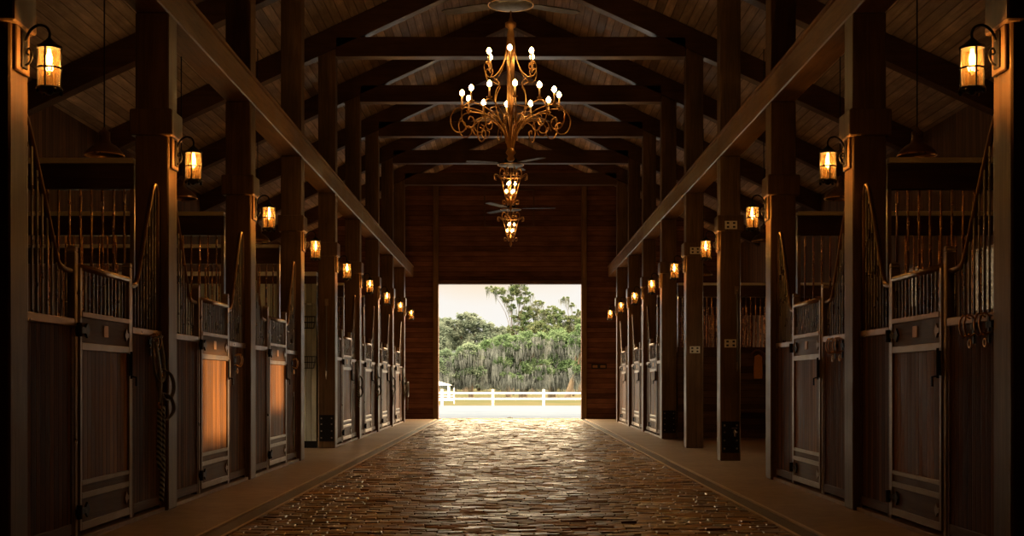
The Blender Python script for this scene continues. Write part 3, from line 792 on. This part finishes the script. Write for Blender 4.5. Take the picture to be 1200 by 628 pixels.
hook(3.13, yo(0, .50), 1.53, 1, 'twin-loop brass halter hook on the nearest right stall, nearer to the door')
hook(3.13, yo(0, .22), 1.53, 1, 'twin-loop brass halter hook on the nearest right stall, beside the timber post')
hook(3.13, yo(1, .55), 1.50, 1, 'brass halter hook on the second right stall, nearer to the door')
hook(3.13, yo(1, .28), 1.50, 1, 'brass halter hook on the second right stall, beside the timber post')
o = thing('coiled_hose', 'coil of dark hose hung on the farthest left post by the end wall', 'hose', (-3.035, PB[8]-.15, .95), 0)
m = MB()
for i in range(4): m.ring((.02+.015*i, 0, 0), .19+.01*i, .012, 'x', 20)
m.build('coil', 'halter', o, smooth=True)
MB().tube(smooth_path([(.04, .12, -.14), (.04, .16, -.35), (.04, .13, -.60)]), .012, 6).build('hose_end', 'halter', o, smooth=True)
MB().box(-.032, .015, -.03, .03, .12, .2).build('bracket', 'black', o)

# control box on the end wall
t = thing('control_box', 'long black control box on the end wall right of the big doorway', 'box', (2.78, WALL, 1.65))
MB().box(-.24, .24, -.06, 0, -.08, .08).build('case', 'black', t, bevel=.006)
MB().box(-.20, -.05, -.068, -.06, -.04, .04).box(.04, .2, -.068, -.06, -.04, .04).build('cover', 'bronze', t)
# door stop in the threshold
t = thing('floor_catch', 'small dark door catch lying in the middle of the big doorway', 'door catch', (-.02, WALL+.3, -.02))
MB().box(-.09, .09, -.05, .05, 0, .05).build('block', 'black', t, bevel=.008)
MB().tube([(-.04, 0, .05), (-.04, 0, .065), (.04, 0, .065), (.04, 0, .05)], .008, 6).build('loop', 'bar', t)

# tack in right open bays: saddle rack bench, hanging saddle pads
YR = PB[5]-.15-.05
t = thing('tack_bench', 'dark wooden open bench against the partition in the right open bay', 'bench', (4.95, YR-.25, 0))
MB().box(-.55, .55, -.2, .2, .55, .60).build('seat', 'rail', t, bevel=.006)
for x in (-.5, .5):
    for y in (-.16, .16): MB().box(x-.03, x+.03, y-.03, y+.03, 0, .55).build('leg', 'rail', t)
MB().box(-.5, .5, -.012, .012, .12, .17).build('stretcher', 'rail', t)
t = thing('blanket_rack', 'dark board rack on the partition above the bench in the right open bay', 'rack', (4.85, YR, 1.20))
MB().box(-.42, .42, -.03, -.0, 0, .55).build('board', 'partboard', t)
MB().box(-.42, -.37, -.05, -.03, -.02, .57).box(.37, .42, -.05, -.03, -.02, .57).build('frame', 'rail', t)
t = thing('saddle_pad', 'orange brown saddle pad hanging on the rack in the right open bay', 'saddle pad', (5.02, YR-.10, 1.22))
MB().prism([(-.07, 0), (.09, 0), (.10, .1), (.09, .45), (.02, .5), (-.06, .46), (-.08, .2)], 'y', -.025, .025).build('cloth', 'pad', t, bevel=.012)
MB().tube(smooth_path([(-.13, 0, .5), (-.04, -.02, .58), (.06, -.02, .56), (.15, 0, .48), (.13, 0, .3)]), .022, 6).build('girth_strap', 'leather', t, smooth=True)
MB().box(-.01, .01, -.01, .06, .40, .44).build('hook', 'black', t)

# ------------------------------------------------------------------ outside: fences, shelter, trees
FY = 75.0; PXS = 1510
def gzf(y): return -.02 - .18*(y-WALL)/(74.8-WALL) if y < 74.8 else -.2 - .4*(y-74.8)/425
t = thing('paddock_fence', 'white two-rail paddock fence crossing behind the gravel yard', 'fence', (0, FY, -.2))
for i in range(-7, 8):
    x = -1.04+2.96*i
    m = MB().box(x-.07, x+.07, -.07, .07, 0, .90); m.prism([(x-.085, .90), (x+.085, .90), (x+.085, .915), (x, .95), (x-.085, .915)], 'y', -.085, .085)
    m.build('fence_post', 'fence', t)
for z in (.72, .40):
    MB().box(-22, 20.5, -.105, -.07, z-.05, z+.05).build('fence_rail', 'fence', t)
t = thing('field_gate', 'thin white bar gate standing beyond the fence at the left', 'gate', (-5.8, 82, gzf(82)))
for x in (-2.2, 0, 2.2): MB().tube([(x, 0, 0), (x, 0, 1.0)], .035, 6).build('upright', 'fence', t)
for z in (.2, .34, .48, .62, .74): MB().tube([(-2.2, 0, z), (2.2, 0, z)], .022, 6).build('bar', 'fence', t)
t = thing('shelter_roof', 'small white-roofed shelter at the far left beyond the fence', 'shelter', (-6.2, 100, gzf(100)))
MB().prism([(-1.6, 1.15), (1.6, 1.15), (.2, 1.55), (-.2, 1.55)], 'y', -1.2, 1.2).build('roof', 'fence', t)
for x in (-1.4, 1.4):
    for y in (-1, 1): MB().box(x-.05, x+.05, y-.05, y+.05, 0, 1.16).build('post', 'fence', t)

def at(px, py, Y): return ((px-598.5)*Y/PXS, EYE+(448-py)*Y/PXS)
def tree(name, label, cat, px, Y, blobs, leaf, nleaf, size, trunk_r, limbs, moss=0, group=None, seed=1, lean=0):
    """blobs: (px, py, rx_px, rz_px) crown lumps given where they stand"""
    r = random.Random(seed)
    x0, _ = at(px, 448, Y); gz_ = gzf(Y)
    t = thing(name, label, cat, (x0, Y, gz_), 0, group)
    B = []
    for bx, by, rx, rz in blobs:
        x, z = at(bx, by, Y); k = Y/PXS
        B.append((x-x0, r.uniform(-1, 1)*rx*k*.6, z-gz_, rx*k, rx*k*.9, rz*k))
    m = MB()
    top = B[0]
    zt = min(b[2] for b in B)
    m.tube(smooth_path([(0, 0, -.1), (lean*.3, 0, zt*.4), (lean, 0, zt*.9)], 3), [trunk_r*1.4]+[trunk_r]*5+[trunk_r*.8], 8) if 0 else None
    pts = smooth_path([(0, 0, -.1), (lean*.4, .05, zt*.45), (lean, 0, zt)], 4)
    m.tube(pts, [trunk_r*(1.35-.6*i/(len(pts)-1)) for i in range(len(pts))], 8)
    for b in B:
        for _ in range(limbs):
            e = (b[0]+r.uniform(-.6, .6)*b[3], b[1]+r.uniform(-.5, .5)*b[4], b[2]+r.uniform(-.3, .7)*b[5])
            mid = (lean+(e[0]-lean)*.45+r.uniform(-.3, .3), e[1]*.4, zt*.8+(e[2]-zt*.8)*.55+r.uniform(-.2, .4))
            pp = smooth_path([(lean*.9, 0, zt*.75), mid, e], 4)
            m.tube(pp, [trunk_r*.55*(1-.85*i/(len(pp)-1)) for i in range(len(pp))], 5)
    m.build('trunk', 'bark', t, smooth=True)
    vol = [b[3]*b[5] for b in B]; tot = sum(vol)
    verts = []; faces = []
    for b, vv in zip(B, vol):
        # sub clusters for clumpy outline
        nc = max(10, int(60*vv/tot*len(B)/2))
        cl = []
        for _ in range(nc):
            while True:
                u = Vector((r.uniform(-1, 1), r.uniform(-1, 1), r.uniform(-1, 1)))
                if u.length <= 1: break
            u = u.normalized()*(u.length**.5)*.85
            cl.append((Vector((b[0]+u.x*b[3], b[1]+u.y*b[4], b[2]+u.z*b[5])), r.uniform(.2, .42)*min(b[3], b[5])))
        for _ in range(int(nleaf*vv/tot)):
            c, cr = cl[int(r.random()*len(cl))]
            d = Vector((r.gauss(0, .5), r.gauss(0, .5), r.gauss(0, .38)))*cr
            p = c+d
            s = size*r.uniform(.5, 1.2)
            a = Vector((r.uniform(-1, 1), r.uniform(-1, 1), r.uniform(-.6, .6))).normalized()
            w = a.orthogonal().normalized(); w = Matrix.Rotation(r.uniform(0, PI), 3, a) @ w
            n0 = len(verts)
            verts += [p-a*s, p+w*s*.45, p+a*s, p-w*s*.45]; faces.append((n0, n0+1, n0+2, n0+3))
    me = bpy.data.meshes.new('foliage'); me.from_pydata([tuple(v) for v in verts], [], faces); me.materials.append(M[leaf])
    o = bpy.data.objects.new('foliage', me); C.objects.link(o); o.parent = t
    if moss:
        verts = []; faces = []
        for _ in range(moss):
            b = B[int(r.random()*len(B))]
            a = r.uniform(0, 2*PI); q = math.sqrt(r.random())*.95
            x = b[0]+q*math.cos(a)*b[3]; y = b[1]+q*math.sin(a)*b[4]; z = b[2]+r.uniform(-.9, .35)*b[5]
            L = r.uniform(.35, 1.5)
            for s_ in range(7):
                sx, sy = x+r.gauss(0, .12), y+r.gauss(0, .12); l = L*r.uniform(.5, 1); w = r.uniform(.015, .04)
                an = r.uniform(0, PI); dx, dy = math.cos(an)*w, math.sin(an)*w
                n0 = len(verts); j = r.uniform(-.06, .06)
                verts += [(sx-dx, sy-dy, z), (sx+dx, sy+dy, z), (sx+dx*.8+j, sy+dy*.8, z-l*.5), (sx-dx*.8+j, sy-dy*.8, z-l*.5), (sx+j*2, sy, z-l)]
                faces += [(n0, n0+1, n0+2, n0+3), (n0+3, n0+2, n0+4)]
        me = bpy.data.meshes.new('hanging_moss'); me.from_pydata(verts, [], faces); me.materials.append(M['moss'])
        o = bpy.data.objects.new('hanging_moss', me); C.objects.link(o); o.parent = t; o['kind'] = 'stuff'
    return t
G = 'moss-hung live oaks beyond the fence'
tree('live_oak', 'broad moss-hung live oak with dark trunk, centre of the doorway view', 'tree', 613, 112,
     [(600, 403, 24, 12), (625, 399, 22, 12), (612, 412, 28, 14), (592, 427, 16, 12), (632, 430, 16, 12), (612, 432, 18, 12), (604, 441, 20, 8), (628, 442, 16, 8)], 'oakleaf', 34000, .12, .30, 3, 900, G, 11)
tree('live_oak', 'live oak right of centre with hanging moss and forked trunk', 'tree', 647, 117,
     [(655, 400, 20, 14), (668, 408, 18, 16), (645, 420, 18, 14), (670, 432, 16, 12), (650, 436, 14, 10), (660, 442, 18, 7)], 'oakleaf', 30000, .12, .32, 3, 800, G, 12)
tree('live_oak', 'leaning live oak at the right edge of the doorway view', 'tree', 664, 106,
     [(684, 397, 18, 16), (698, 415, 18, 18), (682, 432, 14, 10)], 'oakleaf', 18000, .12, .22, 3, 300, G, 13, .9)
tree('live_oak', 'moss-hung live oak left of centre with slim trunk', 'tree', 596, 122,
     [(578, 412, 18, 14), (588, 428, 18, 12), (566, 430, 14, 12), (580, 441, 18, 7)], 'oakleaf', 20000, .12, .22, 3, 500, G, 14)
tree('live_oak', 'pale sunlit live oak at the left side of the doorway view', 'tree', 552, 118,
     [(535, 425, 18, 14), (550, 414, 16, 12), (526, 440, 14, 11), (556, 437, 14, 10), (541, 440, 12, 9)], 'paleleaf', 24000, .12, .2, 2, 450, G, 15)
tree('live_oak', 'low pale tree at the far left edge of the doorway view', 'tree', 512, 110,
     [(505, 425, 18, 16), (520, 418, 10, 10), (514, 438, 12, 8)], 'paleleaf', 13000, .12, .2, 2, 150, G, 16)
tree('tall_tree', 'tall thin-crowned tree rising above the oaks into the sky', 'tree', 602, 145,
     [(584, 341, 11, 5), (594, 350, 9, 5), (607, 340, 13, 7), (600, 360, 6, 4), (613, 352, 9, 5), (622, 366, 15, 8), (638, 372, 14, 7), (606, 332, 12, 4), (574, 338, 6, 3), (630, 356, 8, 4), (645, 362, 9, 4), (610, 374, 12, 6), (618, 384, 14, 7), (602, 386, 10, 5), (621, 345, 6, 3)], 'pineleaf', 15000, .15, .09, 1, 90, None, 21)
tree('spreading_tree', 'spreading tree with sparse branches against the bright sky at right', 'tree', 672, 131,
     [(668, 384, 16, 8), (648, 386, 15, 8), (682, 382, 14, 10), (655, 366, 8, 4), (668, 374, 10, 5), (676, 366, 6, 3), (632, 384, 14, 8), (650, 374, 12, 6), (640, 366, 8, 4), (662, 350, 6, 2.5), (670, 357, 5, 2.5), (680, 372, 8, 4)], 'pineleaf', 21000, .13, .10, 1, 60, None, 22)
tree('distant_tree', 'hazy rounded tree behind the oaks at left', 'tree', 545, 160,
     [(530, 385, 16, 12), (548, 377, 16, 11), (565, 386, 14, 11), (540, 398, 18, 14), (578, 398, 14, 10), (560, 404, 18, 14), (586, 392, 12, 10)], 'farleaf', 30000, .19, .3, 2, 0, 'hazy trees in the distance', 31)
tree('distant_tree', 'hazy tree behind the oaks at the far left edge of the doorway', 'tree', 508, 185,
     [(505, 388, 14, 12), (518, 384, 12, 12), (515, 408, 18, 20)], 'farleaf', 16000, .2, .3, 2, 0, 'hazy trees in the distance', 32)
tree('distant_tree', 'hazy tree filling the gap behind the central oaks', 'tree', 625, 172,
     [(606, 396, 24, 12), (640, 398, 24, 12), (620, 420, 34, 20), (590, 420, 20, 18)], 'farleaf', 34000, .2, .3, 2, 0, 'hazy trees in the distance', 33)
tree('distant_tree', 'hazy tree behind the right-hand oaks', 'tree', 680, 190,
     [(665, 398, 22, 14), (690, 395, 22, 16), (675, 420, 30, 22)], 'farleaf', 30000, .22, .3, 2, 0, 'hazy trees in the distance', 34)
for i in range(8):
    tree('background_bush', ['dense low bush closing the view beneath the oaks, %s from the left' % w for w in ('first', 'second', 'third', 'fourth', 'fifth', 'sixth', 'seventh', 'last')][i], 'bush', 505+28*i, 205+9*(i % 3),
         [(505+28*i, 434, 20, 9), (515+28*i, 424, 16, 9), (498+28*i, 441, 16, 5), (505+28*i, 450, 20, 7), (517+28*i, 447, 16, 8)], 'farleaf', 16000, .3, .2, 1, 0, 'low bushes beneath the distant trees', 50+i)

# ------------------------------------------------------------------ world, sun, camera
w = bpy.data.worlds.new('sky'); scene.world = w; w.use_nodes = True
nt = w.node_tree; nt.nodes.clear(); n = N(nt)
out = nt.nodes.new('ShaderNodeOutputWorld')
tc = n('ShaderNodeTexCoord').outputs['Generated']
sp = n('ShaderNodeSeparateXYZ', ins={0: tc})
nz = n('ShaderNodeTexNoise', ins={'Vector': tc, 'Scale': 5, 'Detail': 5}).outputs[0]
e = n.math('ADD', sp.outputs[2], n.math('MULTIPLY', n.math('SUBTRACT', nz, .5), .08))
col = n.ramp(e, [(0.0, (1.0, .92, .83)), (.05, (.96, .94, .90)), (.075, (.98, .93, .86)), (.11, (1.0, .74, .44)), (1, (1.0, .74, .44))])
stg = n('ShaderNodeMapRange', ins={0: sp.outputs[2], 1: .079, 2: .115, 3: .76, 4: 11}).outputs[0]  # glow added to the unseen sky above the doorway view, to light the interior
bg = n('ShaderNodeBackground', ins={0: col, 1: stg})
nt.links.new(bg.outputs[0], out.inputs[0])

sl = bpy.data.lights.new('sun', 'SUN'); sl.energy = 7; sl.angle = math.radians(1.2); sl.color = (1.0, .58, .24)
so = bpy.data.objects.new('sun', sl); C.objects.link(so); so.location = (40, 40, 20)
sd = Vector((1, .56, .165)); so.rotation_euler = sd.to_track_quat('Z', 'Y').to_euler()

cam = bpy.data.cameras.new('camera'); co = bpy.data.objects.new('camera', cam); C.objects.link(co)
co.location = (0, 0, EYE); co.rotation_euler = (PI/2, 0, 0)
cam.sensor_width = 36; cam.lens = 1510/1200*36
cam.shift_x = 1.5/1200; cam.shift_y = (448-314)/1200
cam.clip_end = 1000; cam.clip_start = .05
scene.camera = co
scene.view_settings.view_transform = 'Standard'; scene.view_settings.look = 'None'
scene.view_settings.gamma = 1; scene.view_settings.use_curve_mapping = False
scene.view_settings.exposure = 0.4
